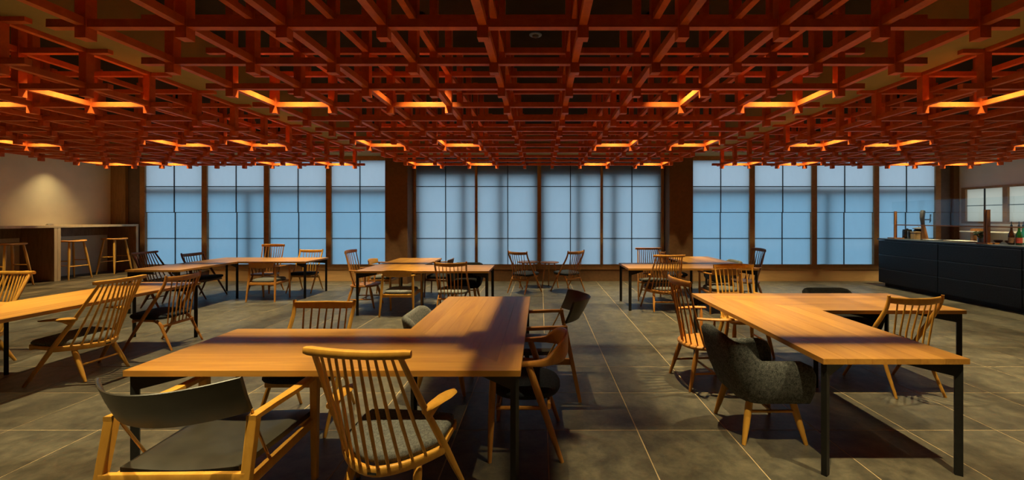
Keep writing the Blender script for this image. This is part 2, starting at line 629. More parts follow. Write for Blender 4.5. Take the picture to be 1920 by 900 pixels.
# ---- paper screens
ROWS = [0.376, 0.961, 1.546, 2.130, 2.716]
def screens(name, label, xs, z_top, rows, frame_w, base_mat, twin=None):
    root = shell(name, (0, 0, 0), label)
    x0, x1 = xs[0], xs[-1]
    MB().box(x0, x1, YB - 0.03, YB + 0.10, 0.265, 0.376).build('sill', M['frame'], root, False)
    MB().box(x0, x1, YB - 0.015, YB + 0.10, 0.0, 0.265).build('base_panel', base_mat, root, False)
    MB().box(x0, x1, YB - 0.03, YB + 0.10, z_top, 2.94).build('header', M['frame'], root, False)
    for k, x in enumerate(xs):
        fw = frame_w if k != twin else frame_w * 1.5
        MB().box(x - fw / 2, x + fw / 2, YB - 0.03, YB + 0.09, 0.376, z_top).build('mullion', M['frame'], root, False)
    for k in range(len(xs) - 1):
        a, b = xs[k] + frame_w / 2, xs[k + 1] - frame_w / 2
        for c in range(2):
            pa = a + (b - a) * c / 2
            pb = a + (b - a) * (c + 1) / 2
            for r in range(len(rows) - 1):
                za, zb = rows[r], rows[r + 1]
                y = YB + (0.03 if r < 2 else 0.005)
                MB().add([(pa + 0.004, y, za + 0.004), (pb - 0.004, y, za + 0.004), (pb - 0.004, y, zb - 0.004), (pa + 0.004, y, zb - 0.004)],
                         [(0, 1, 2, 3)]).build('pane', M['washi'], root, False)
        for r in range(1, len(rows) - 1):
            y = YB + (0.022 if r < 2 else -0.004)
            MB().box(a, b, y - 0.006, y + 0.02, rows[r] - 0.007, rows[r] + 0.007).build('muntin', M['muntin'], root, False)
        for (za, zb, dy) in ((rows[0], rows[2], 0.022), (rows[2], rows[-1], -0.004)):
            xm = (a + b) / 2
            MB().box(xm - 0.0075, xm + 0.0075, YB + dy - 0.006, YB + dy + 0.02, za, zb).build('muntin', M['muntin'], root, False)
    return root

sL = screens('window_1', 'left group of four tall paper screens', [-8.94, -7.55, -6.155, -4.76, -3.37], 2.716, ROWS, 0.115, M['panel_brown'])
sC = screens('window_2', 'middle group of four tall paper screens between the columns', [-2.83, -1.445, -0.03, 1.375, 2.74], 2.90, ROWS[:4] + [2.90], 0.055, M['column'], 2)
sR = screens('window_3', 'right group of four tall paper screens beside the bar', [3.36, 4.755, 6.15, 7.545, 8.93], 2.716, ROWS, 0.115, M['panel_brown'])
# real bars of the outer glazing, seen as soft shadows through the paper
for root, xa, xb, xp in ((sL, -8.95, -3.3, -6.60), (sR, 3.3, 8.95, 6.475)):
    MB().box(xa, xb, 9.54, 9.60, 1.99, 2.115).build('outer_rail', M['outer_metal'], root, False)
    MB().box(xp - 0.06, xp + 0.06, 9.555, 9.62, 0.1, 1.989).build('outer_post', M['outer_metal'], root, False)
    MB().box(xa, xb, 9.635, 9.643, 0.2, 2.06).build('added_tint_sheet', M['blue_tint'], root, False)  # unseen sheet added to make the lower screens bluer and dimmer
for x, w_ in ((-1.74, 0.13), (-0.90, 0.13), (0.86, 0.13), (1.66, 0.13), (-0.10, 0.10), (0.05, 0.10), (-2.80, 0.16), (2.70, 0.16)):
    MB().box(x - w_ / 2, x + w_ / 2, 9.545, 9.60, 0.05, 2.39).build('outer_post', M['outer_metal'], sC, False)
MB().box(-2.9, 2.8, 9.56, 9.68, 2.40, 3.3).build('outer_fascia', M['outer_metal'], sC, False)
MB().box(-2.9, 2.8, 9.61, 9.618, 0.2, 2.39).build('added_tint_sheet', M['pale_tint'], sC, False)  # unseen added sheet, paler so the middle screens stay brighter
structure(MB().box(-30, 30, 9.7, 40, -0.3, -0.05).build('ground', M['asphalt'], None, False), 'paved ground outside')

# ---- frosted window over the back counter on the right wall
wr = shell('window_4', (0, 0, 0), 'frosted window with brown frames behind the bar')
ys = [9.26, 8.43, 7.56, 6.69, 5.82, 4.95]
MB().box(WR - 0.02, WR + 0.08, 4.4, 9.30, 1.30, 1.345).build('sill', M['frame'], wr, False)
MB().box(WR - 0.02, WR + 0.08, 4.4, 9.30, 2.04, 2.085).build('header', M['frame'], wr, False)
for k, y in enumerate(ys):
    MB().box(WR - 0.015, WR + 0.07, y - 0.045, y + 0.045, 1.345, 2.04).build('mullion', M['frame'], wr, False)
    if k < len(ys) - 1:
        ya, yb = ys[k + 1] + 0.045, y - 0.045
        ym = (ya + yb) / 2
        MB().box(WR + 0.01, WR + 0.03, ym - 0.010, ym + 0.010, 1.345, 2.04).build('muntin', M['muntin'], wr, False)
        MB().box(WR + 0.01, WR + 0.03, ya, yb, 1.678, 1.692).build('muntin', M['muntin'], wr, False)
        for a, b in ((ya, ym), (ym, yb)):
            for za, zb in ((1.345, 1.685), (1.685, 2.04)):
                MB().add([(WR + 0.03, a, za), (WR + 0.03, b, za), (WR + 0.03, b, zb), (WR + 0.03, a, zb)], [(0, 1, 2, 3)]).build('pane', M['frosted'], wr, False)

# ================================================================== timber lattice under the ceiling
P = 0.5586
PW, BW = 0.0614, 0.045
ROWY = [2.36 + P * (k - 1) for k in range(-4, 13)]
ZP = 2.42                      # underside of the posts
Z1, Z2 = 2.482, 2.777          # undersides of the two layers of beams
post_me = MB().box(-PW / 2, PW / 2, -PW / 2, PW / 2, ZP, ZC).mesh('post', M['lattice'], False)
cols_rel = [(k - 4.5) * P for k in range(10)]
long_y0, long_y1 = ROWY[0] - 0.2, ROWY[-1] + 0.2
cross_me = MB().box(cols_rel[0] - 0.2, cols_rel[-1] + 0.2, -BW / 2, BW / 2, 0, BW).mesh('cross_beam', M['lattice'], False)
long_me = MB().box(-BW / 2, BW / 2, long_y0, long_y1, 0, BW).mesh('long_beam', M['lattice'], False)
BAYS = [(-6.275, 'left'), (-0.0425, 'middle'), (6.19, 'right')]
for cx, side in BAYS:
    root = thing('ceiling_lattice', 'red stained timber lattice hanging over the %s bay of the room' % side, 'lattice', (cx, 0, 0), 0, 'timber ceiling lattices')
    for xr in cols_rel:
        for y in ROWY:
            link_mesh('post', post_me, root, (xr, y, 0))
        for z in (Z1, Z2):
            link_mesh('long_beam', long_me, root, (xr, 0, z + 0.007))
    for y in ROWY:
        for z in (Z1, Z2):
            link_mesh('cross_beam', cross_me, root, (0, y, z))

# ---- spotlights in the lattice cells
def spot_light(name, loc, watts, size, blend, parent=None, rot=(0, 0, 0), radius=0.014, colour=LAMP_COLOUR):
    d = bpy.data.lights.new(name, 'SPOT')
    d.energy = watts
    d.color = colour
    d.spot_size = R(size)
    d.spot_blend = blend
    d.shadow_soft_size = radius
    o = bpy.data.objects.new(name, d)
    COL.objects.link(o)
    o.location = loc
    o.rotation_euler = rot
    o.parent = parent
    return o

ZL = 3.10
can_me = MB().lathe([(0.030, 0.0), (0.040, 0.0), (0.040, ZC - ZL), (0.0, ZC - ZL)]).mesh('housing', M['black_gloss'])
lens_me = MB().lathe([(0.0, 0.004), (0.031, 0.004), (0.031, 0.010), (0.0, 0.010)]).mesh('lens', M['lens'])
for cx, side in BAYS:
    for dx in (-2.234, -1.117, 1.117, 2.234):
        for y in (1.52, 3.757, 5.99, 8.225):
            dxx = dx - math.copysign(0.085, dx) if (side == 'middle' and abs(dx) < 2 and y < 4) else dx
            s = thing('ceiling_spotlight', 'small black spotlight hidden in the %s timber lattice' % side, 'spotlight', (cx + dxx, y, ZL), 0, 'spotlights in the %s lattice' % side)
            link_mesh('housing', can_me, s)
            link_mesh('lens', lens_me, s)
            tilt = R(-16) if (side == 'middle' and abs(y - 3.757) < 0.01 and dx == 1.117) else 0.0
            spot_light('bulb', (0, 0, -0.005), LAMP_WATTS, 58 if tilt else 71, 1.0, s, (0, tilt, 0))
# smoke detector on the middle ceiling
s = thing('smoke_detector', 'pale blue round smoke detector on the dark middle ceiling', 'detector', (-0.05, 4.19, ZC))
MB().lathe([(0.055, -0.012), (0.062, -0.008), (0.062, 0.0)]).build('base_plate', M['disc_blue'], s)
MB().lathe([(0.012, -0.03), (0.03, -0.024), (0.034, -0.010)]).build('sensor', M['grey_metal'], s)
# wall washers by the left wall and the right wall
for (x, y, tilt, lab, w_) in ((-9.33, 8.15, -8, 'small wall washer spotlight above the counter', WASH_WATTS),
                              (-9.33, 5.4, -8, 'small wall washer spotlight above the near end of the counter', WASH_WATTS),
                              (9.10, 6.4, 8, 'small wall washer spotlight above the frosted window', WASH_WATTS * 0.5)):
    s = thing('wall_washer', lab, 'spotlight', (x, y, ZS - 0.10))
    MB().lathe([(0.026, 0.0), (0.034, 0.0), (0.034, 0.10), (0.0, 0.10)]).build('housing', M['black_gloss'], s)
    MB().lathe([(0.0, 0.004), (0.027, 0.004), (0.027, 0.010), (0.0, 0.010)]).build('lens', M['lens'], s)
    spot_light('bulb', (0, 0, -0.005), w_, 88, 1.0, s, (0, R(tilt), 0), 0.02, WASH_COLOUR)

# ================================================================== L-shaped tables
HT, TT, ARM = 0.65, 0.03, 0.80
def l_table(label, cx, cy, dx, dy, L=2.0, Lx=None):
    Lx = Lx or L
    root = thing('corner_table', label, 'table', (cx, cy, 0), 0, 'L-shaped dining tables')
    n = 6
    g = 0.0005
    bwid = ARM / n
    for arm in range(2):
        ln = Lx if arm == 0 else L
        for j in range(n):
            a, b = j * bwid + g, (j + 1) * bwid - g
            a2, b2 = a + (0.0007 if arm == 0 else 0.0), b + (0.0007 if arm == 0 else 0.0)
            poly = [(a2, a), (ln, a), (ln, b), (b2, b)]
            if arm == 1:
                poly = [(p[1], p[0]) for p in poly]
            poly = [(p[0] * dx, p[1] * dy) for p in poly]
            MB().prism(poly, HT - TT, HT).build('board', M['table_x' if arm == 0 else 'table_y'], root, False)
    ins = 0.032
    legs = [(ins, ins, 1, 1), (Lx - ins, ins, -1, 1), (Lx - ins, ARM - ins, -1, -1), (ins, L - ins, 1, -1), (ARM - ins, L - ins, -1, -1), (ARM - ins, ARM - ins, -1, -1)]
    for lx, ly, bx, by in legs:
        x, y = lx * dx, ly * dy
        bx, by = bx * dx, by * dy
        ang = math.atan2(by * 0.7, bx)
        c, s = math.cos(ang), math.sin(ang)
        def rot(px, py):
            return (x + px * c - py * s, y + px * s + py * c)
        hw, ht = 0.017, 0.014
        MB().prism([rot(-hw, -ht), rot(hw, -ht), rot(hw, ht), rot(-hw, ht)], 0.0, HT - TT - 0.001).build('leg', M['steel'], root, False)
        q = [rot(hw, -ht), rot(0.27, -ht), rot(0.27, ht), rot(hw, ht)]
        zt = HT - TT - 0.001
        v = [(q[0][0], q[0][1], zt - 0.075), (q[1][0], q[1][1], zt - 0.045), (q[2][0], q[2][1], zt - 0.045), (q[3][0], q[3][1], zt - 0.075)]
        v += [(p[0], p[1], zt) for p in q]
        MB().add(v, [(0, 3, 2, 1), (4, 5, 6, 7), (0, 1, 5, 4), (1, 2, 6, 5), (2, 3, 7, 6), (3, 0, 4, 7)]).build('bracket', M['steel'], root, False)
    return root

l_table('orange wood L-shaped table in the foreground beside the leather armchair', -0.10, 2.11, -1, 1)
l_table('orange wood L-shaped table in front of the blue-black bar', 1.54, 4.286, 1, -1)
l_table('orange wood L-shaped table in front of the raised platform', -4.08, 3.04, -1, 1)
l_table('orange wood L-shaped table below the left group of paper screens', -6.14, 8.20, 1, -1)
l_table('orange wood L-shaped table near the column left of the middle screens', -2.70, 6.08, 1, 1, 2.0, 1.95)
l_table('orange wood L-shaped table near the column right of the middle screens', 3.34, 6.40, -1, 1)

# ================================================================== chairs (local +y is the way the sitter faces)
def chair_lounge(label, mat, fabric):
    """low armchair: spindle back in a bent hoop, long raking posts that run down into the front legs"""
    r = thing('spindle_easy_chair', label, 'chair', group='low spindle easy chairs with paddle arms')
    n = 18
    xs = [-0.235 + 0.47 * i / n for i in range(n + 1)]
    pts = [(x, -0.318 - 0.022 * (1 - (x / 0.235) ** 2), 0.855 + 0.004 * (x / 0.235) ** 2) for x in xs]
    prof = [min(1.0, 0.80 + 3.2 * (1 - abs(x) / 0.235)) for x in xs]
    MB().sweep(pts, [0.036 * p for p in prof], [0.036 * p for p in prof], kind='soft').build('top_rail', mat, r)
    for s in (-1, 1):
        pts = [(s * 0.19, -0.322, 0.845), (s * 0.225, -0.152, 0.56), (s * 0.262, 0.02, 0.29), (s * 0.278, 0.10, 0.16), (s * 0.30, 0.20, 0.0)]
        MB().sweep(pts, [0.022, 0.026, 0.032, 0.029, 0.022], [0.024, 0.034, 0.044, 0.038, 0.024], (0, 1, 0)).build('back_post', mat, r)
    def hoop(x):
        return -0.19 + 0.19 * (x / 0.262) ** 2 if abs(x) < 0.26 else 0.0
    for i in range(10):
        k = i - 4.5
        xt, xb = k * 0.0345, k * 0.0455
        top = Vector((xt, -0.318 - 0.022 * (1 - (xt / 0.235) ** 2), 0.849))
        bot = Vector((xb, hoop(xb), 0.288))
        mid = top.lerp(bot, 0.6) + Vector((0, -0.004, 0))
        MB().sweep([top, mid, bot], [0.012, 0.0165, 0.014], [0.012, 0.0165, 0.014], (0, 1, 0), n=8).build('spindle', mat, r)
    hp = [(-0.257, 0.02, 0.302)] + [(x, hoop(x), 0.283 + 0.018 * abs(x) / 0.26) for x in [-0.255 + 0.51 * i / 16 for i in range(17)]] + [(0.257, 0.02, 0.302)]
    for s in (-1, 1):
        MB().sweep([(s * 0.246, 0.0, 0.300), (s * 0.246, 0.205, 0.322)], 0.018, 0.032, kind='soft').build('side_rail', mat, r)
    MB().sweep(hp, 0.024, 0.046, kind='soft').build('seat_hoop', mat, r)
    MB().sweep([(-0.25, 0.205, 0.318), (0.25, 0.205, 0.318)], 0.024, 0.05, kind='soft').build('front_rail', mat, r)
    out = [(0.0, -0.168)]
    for a in range(1, 12):
        x = 0.245 * math.sin(math.pi / 2 * a / 12)
        out.append((x, hoop(x) + 0.022))
    out += [(0.243, 0.06), (0.250, 0.17), (0.235, 0.222), (0.14, 0.232), (0.0, 0.236)]
    full = out + [(-x, y) for x, y in reversed(out[1:-1])]
    MB().pad(full, lambda x, y: 0.308 + 0.06 * (y + 0.0), lambda x, y: 0.362 + 0.075 * y, 0.022, 0.006).build('seat_cushion', fabric, r)
    for s in (-1, 1):
        MB().rod((s * 0.155, -0.05, 0.30), (s * 0.19, -0.20, 0.0), 0.017, 0.011, 0.021, 10).build('rear_leg', mat, r)
        pts = [(s * 0.228, -0.165, 0.552), (s * 0.243, -0.10, 0.556), (s * 0.262, 0.0, 0.553), (s * 0.272, 0.07, 0.548), (s * 0.270, 0.112, 0.545)]
        a = MB().sweep(smooth_path(pts, 4), spread([0.030, 0.058, 0.078, 0.062, 0.016], 17), spread([0.030, 0.026, 0.020, 0.017, 0.010], 17))
        a.sweep([(s * 0.232, -0.14, 0.515), (s * 0.246, -0.07, 0.540), (s * 0.258, -0.02, 0.546)], [0.02, 0.03, 0.03], [0.05, 0.03, 0.012])
        a.build('armrest', mat, r)
    MB().rod((-0.174, -0.13, 0.135), (0.174, -0.13, 0.135), 0.0095).build('stretcher', mat, r)
    MB().box(-0.021, 0.021, -0.2035, -0.2015, 0.276, 0.286).build('name_plate', M['black_gloss'], r, False)
    return r

def chair_horn(label, mat, fabric):
    """low side chair: curved top rail between horned posts, bowed rear legs"""
    r = thing('horned_spindle_chair', label, 'chair', group='low spindle side chairs with horned posts')
    for s in (-1, 1):
        pts = smooth_path([(s * 0.226, -0.206, 0.803), (s * 0.222, -0.196, 0.745), (s * 0.218, -0.155, 0.655), (s * 0.222, -0.035, 0.465), (s * 0.230, 0.12, 0.215), (s * 0.233, 0.25, 0.0)], 4)
        MB().sweep(pts, spread([0.024, 0.026, 0.026, 0.028, 0.027, 0.02], len(pts)), spread([0.020, 0.030, 0.036, 0.038, 0.034, 0.022], len(pts)), (0, 1, 0)).build('back_post', mat, r)
    n = 12
    xs = [-0.222 + 0.444 * i / n for i in range(n + 1)]
    ry = lambda x: -0.197 - 0.046 * (1 - (x / 0.222) ** 2)
    MB().sweep([(x, ry(x), 0.757 + 0.010 * (x / 0.222) ** 2) for x in xs], 0.018, spread([0.050, 0.054, 0.058, 0.054, 0.050], n + 1), kind='soft').build('top_rail', mat, r)
    for i in range(7):
        k = i - 3
        top = (k * 0.054, ry(k * 0.054) + 0.002, 0.75)
        bot = (k * 0.047, -0.148, 0.262)
        mid = (k * 0.051, -0.176, 0.50)
        MB().sweep([top, mid, bot], [0.011, 0.015, 0.012], [0.011, 0.015, 0.012], (0, 1, 0), n=8).build('spindle', mat, r)
    MB().sweep([(-0.19, -0.146, 0.258), (0.19, -0.146, 0.258)], 0.022, 0.028, kind='soft').build('back_rail', mat, r)
    for s in (-1, 1):
        pts = smooth_path([(s * 0.186, 0.17, 0.318), (s * 0.188, 0.02, 0.318), (s * 0.190, -0.07, 0.308), (s * 0.192, -0.122, 0.262), (s * 0.196, -0.175, 0.15), (s * 0.203, -0.25, 0.0)], 4)
        MB().sweep(pts, spread([0.024, 0.026, 0.028, 0.027, 0.025, 0.019], len(pts)), spread([0.026, 0.030, 0.036, 0.036, 0.030, 0.020], len(pts)), (0, 1, 0.3)).build('bowed_leg', mat, r)
    MB().sweep([(-0.20, 0.17, 0.312), (0.20, 0.17, 0.312)], 0.022, 0.036, kind='soft').build('front_rail', mat, r)
    out = superellipse(0.232, 0.205, 4.0, 36, 0, 0.042)
    out = [(x * (0.94 + 0.25 * (y + 0.16) * 0.5), y) for x, y in out]
    MB().pad(out, lambda x, y: 0.331 + 0.03 * y, lambda x, y: 0.376 + 0.045 * y, 0.02, 0.008).build('seat_cushion', fabric, r)
    return r

def chair_leather(label, mat):
    r = thing('leather_armchair', label, 'armchair', group='square framed leather armchairs')
    hw = 0.296
    for s in (-1, 1):
        MB().sweep([(s * hw, 0.25, 0.0), (s * hw, 0.25, 0.55)], [0.028, 0.042], [0.028, 0.038], (0, 1, 0), 'box').build('front_leg', mat, r)
        MB().sweep([(s * (hw + 0.004), -0.365, 0.0), (s * hw, -0.25, 0.565)], [0.030, 0.042], [0.026, 0.036], (0, 1, 0), 'box').build('rear_leg', mat, r)
        MB().sweep([(s * hw, 0.268, 0.562), (s * hw, 0.05, 0.562), (s * hw, -0.12, 0.568), (s * hw, -0.268, 0.574)], [0.042, 0.046, 0.036, 0.042], [0.022, 0.024, 0.026, 0.022], kind='box').build('armrest', mat, r)
        MB().sweep([(s * (hw - 0.012), 0.25, 0.310), (s * (hw - 0.008), -0.30, 0.306)], 0.024, 0.046, kind='box').build('side_rail', mat, r)
        MB().sweep([(s * 0.268, -0.10, 0.31), (s * 0.280, -0.215, 0.52), (s * 0.288, -0.252, 0.606)], 0.013, 0.013, (0, 1, 0), n=8).build('support_rod', M['gold_lit'], r)
    MB().sweep([(-hw, -0.298, 0.335), (hw, -0.298, 0.335)], 0.024, 0.060, kind='box').build('back_rail', mat, r)
    MB().sweep([(-hw, 0.25, 0.318), (hw, 0.25, 0.318)], 0.024, 0.050, kind='box').build('front_rail', mat, r)
    # seat pad
    out = [(-0.262, 0.262), (-0.255, 0.10), (-0.245, -0.10), (-0.235, -0.24), (-0.20, -0.262), (-0.1, -0.27), (0, -0.272), (0.1, -0.27), (0.20, -0.262), (0.235, -0.24), (0.245, -0.10), (0.255, 0.10), (0.262, 0.262), (0.13, 0.275), (0, 0.278), (-0.13, 0.275)]
    dip = lambda x, y: -0.016 * max(0.0, 1 - (x / 0.24) ** 2) * (1 if y < 0.2 else 0.4)
    m = MB()
    ny, nx = 10, 12
    rows_t, rows_b = [], []
    for j in range(ny + 1):
        y = -0.268 + 0.54 * j / ny
        w_ = 0.246 + 0.028 * j / ny
        rt, rb = [], []
        for i in range(nx + 1):
            x = -w_ + 2 * w_ * i / nx
            e = min(1.0, min(i, nx - i) / 1.0, min(j, ny - j) / 1.0)
            z = 0.388 - 0.010 * (y + 0.27)
            rt.append((x, y, z + dip(x, y) - 0.014 * (1 - e)))
            rb.append((x, y, z + dip(x, y) - 0.052 + 0.010 * (1 - e)))
        rows_t.append(rt)
        rows_b.append(rb)
    m.grid(rows_t).grid(rows_b)
    n1 = nx + 1
    off = (ny + 1) * n1
    edge = [i for i in range(n1)] + [j * n1 + nx for j in range(1, ny + 1)] + [ny * n1 + i for i in range(nx - 1, -1, -1)] + [j * n1 for j in range(ny - 1, 0, -1)]
    for a in range(len(edge)):
        b = (a + 1) % len(edge)
        m.f.append((edge[a], edge[b], edge[b] + off, edge[a] + off))
    m.build('seat_pad', M['leather'], r)
    # slung back
    m = MB()
    n = 20
    rings = []
    for i in range(n + 1):
        x = -0.29 + 0.58 * i / n
        q = max(0.0, 1 - (x / 0.29) ** 2)
        ob, ot = [], []
        yb = -0.252 - 0.135 * q
        yt = -0.318 - 0.16 * q
        t = 0.004 if abs(x) < 0.262 else 0.009
        zt, zb_ = 0.766 - 0.006 * q, 0.600 - 0.004 * q
        rings.append([(x, yb - t, zb_), (x, (yb + yt) / 2 - t - 0.004, (zb_ + zt) / 2), (x, yt - t, zt), (x, yt, zt + 0.003), (x, yt + t, zt), (x, (yb + yt) / 2 + t - 0.004, (zb_ + zt) / 2), (x, yb + t, zb_), (x, yb, zb_ - 0.003)])
    m.grid(rings, True)
    m.f.append(tuple(range(8)))
    m.f.append(tuple(n * 8 + j for j in range(8)))
    m.build('leather_back', M['leather'], r)
    return r

def chair_bentarm(label, mat, fabric):
    r = thing('curved_arm_chair', label, 'armchair')
    for s in (-1, 1):
        MB().rod((s * 0.237, 0.185, 0.555), (s * 0.25, 0.205, 0.0), 0.017, 0.012, 0.021, 10).build('front_leg', mat, r)
        MB().rod((s * 0.240, -0.02, 0.56), (s * 0.25, -0.215, 0.0), 0.020, 0.012, 0.022, 10).build('rear_leg', mat, r)
        MB().rod((s * 0.236, 0.17, 0.31), (s * 0.236, -0.12, 0.31), 0.012).build('side_rail', mat, r)
    pts = smooth_path([(-0.225, 0.235, 0.562), (-0.242, 0.12, 0.566), (-0.247, -0.02, 0.57), (-0.232, -0.13, 0.578), (-0.165, -0.215, 0.615), (0, -0.255, 0.632), (0.165, -0.215, 0.615), (0.232, -0.13, 0.578), (0.247, -0.02, 0.57), (0.242, 0.12, 0.566), (0.225, 0.235, 0.562)], 5)
    k = len(pts)
    MB().sweep(pts, spread([0.034, 0.040, 0.040, 0.036, 0.026, 0.022, 0.026, 0.036, 0.040, 0.040, 0.034], k), spread([0.018, 0.024, 0.028, 0.045, 0.120, 0.142, 0.120, 0.045, 0.028, 0.024, 0.018], k), kind='soft').build('bent_arm_back', mat, r)
    for y in (0.16, -0.14):
        MB().sweep([(-0.235, y, 0.318), (0.235, y, 0.318)], 0.02, 0.036, kind='soft').build('seat_rail', mat, r)
    out = superellipse(0.222, 0.215, 2.5, 36, 0, 0.0)
    MB().pad(out, lambda x, y: 0.338, lambda x, y: 0.402 + 0.03 * y, 0.028, 0.012).build('seat_cushion', fabric, r)
    return r

def chair_tub(label, fabric, zback=0.672, group='upholstered tub chairs'):
    r = thing('tub_chair', label, 'armchair', group=group)
    zarm = 0.535 if zback > 0.66 else 0.52
    m = MB()
    rings = []
    n = 64
    def outline(t, hw, yb, yf, rad):
        """U from front left round the back to front right, t 0..1"""
        side = (yf - yb) - rad
        arc = rad * math.pi / 2
        back = 2 * (hw - rad)
        tot = 2 * side + 2 * arc + back
        d = t * tot
        if d < side:
            return (-hw, yf - d), (-1, 0)
        d -= side
        if d < arc:
            a = d / rad
            return (-hw + rad - rad * math.cos(a), yb + rad - rad * math.sin(a)), (-math.cos(a), -math.sin(a))
        d -= arc
        if d < back:
            return (-hw + rad + d, yb), (0, -1)
        d -= back
        if d < arc:
            a = d / rad
            return (hw - rad + rad * math.sin(a), yb + rad - rad * math.cos(a)), (math.sin(a), -math.cos(a))
        d -= arc
        return (hw, yb + rad + d), (1, 0)
    for i in range(n + 1):
        t = i / n
        a = abs(t - 0.5) * 2          # 1 at the arm fronts, 0 in the middle of the back
        p1, p2, keep, p3 = (0.18, 0.47, 0.72, 0.56) if zback > 0.66 else (0.30, 0.40, 0.92, 0.56)
        if a <= p1:
            f = 1.0
        elif a <= p2:
            f = 1.0 - (1 - keep) * (a - p1) / (p2 - p1)
        else:
            q = min(1.0, (a - p2) / (p3 - p2))
            f = keep * (1 - q * q * (3 - 2 * q))
        zt = zarm + (zback - zarm) * f - 0.03 * max(0.0, a - 0.90) / 0.10
        (bx, by), _ = outline(t, 0.250, -0.205, 0.195, 0.13)
        (tx, ty), (nx, ny) = outline(t, 0.280, -0.262, 0.200, 0.12)
        ty -= 0.055 * f
        th = 0.058 if a < 0.94 else 0.052
        bot, top = Vector((bx, by, 0.272)), Vector((tx, ty, zt - 0.025))
        nv = Vector((nx, ny, 0))
        ring = [bot - nv * th, bot - nv * th * 0.5 + Vector((0, 0, -0.008)), bot]
        for q in (0.15, 0.35, 0.6, 0.85):
            p = bot.lerp(top, q) + nv * (0.018 * math.sin(math.pi * q))
            ring.append(p)
        ring.append(top)
        ring.append(top - nv * th * 0.25 + Vector((0, 0, 0.021)))
        ring.append(top - nv * th * 0.5 + Vector((0, 0, 0.027)))
        ring.append(top - nv * th * 0.75 + Vector((0, 0, 0.021)))
        ring.append(top - nv * th)
        for q in (0.7, 0.4):
            ring.append(bot.lerp(top, q) - nv * th)
        rings.append(ring)
    m.grid(rings, True)
    k = len(rings[0])
    for idx, sgn in ((0, 1), (n, 1)):
        ring = rings[idx]
        base = len(m.v)
        c = sum((Vector(p) for p in ring), Vector()) / k
        inner = [(Vector(p).lerp(c, 0.35) + Vector((0, 0.022, 0))) for p in ring]
        m.v += [tuple(p) for p in inner]
        for j in range(k):
            m.f.append((idx * k + j, idx * k + (j + 1) % k, base + (j + 1) % k, base + j))
        m.f.append(tuple(base + j for j in range(k)))
    m.build('shell', fabric, r, True, 60)
    out = superellipse(0.196, 0.205, 5.0, 36, 0, 0.035)
    MB().pad(out, lambda x, y: 0.275, lambda x, y: 0.385 + 0.04 * y, 0.03, 0.012).build('seat_cushion', fabric, r, True, 60)
    MB().pad(superellipse(0.215, 0.185, 4.0, 28, 0, 0.0), lambda x, y: 0.252, lambda x, y: 0.282, 0.01).build('seat_base', M['black_wool'], r)
    for sx in (-1, 1):
        for sy in (-1, 1):
            MB().rod((sx * 0.165, sy * 0.135, 0.262), (sx * 0.212, sy * 0.195, 0.0), 0.021, 0.012, 0.022, 12).build('leg', M['oak'], r)
        MB().rod((sx * 0.178, 0.15, 0.195), (sx * 0.178, -0.15, 0.195), 0.010).build('stretcher', M['oak'], r)
    MB().rod((-0.178, 0, 0.195), (0.178, 0, 0.195), 0.010).build('stretcher', M['oak'], r)
    return r

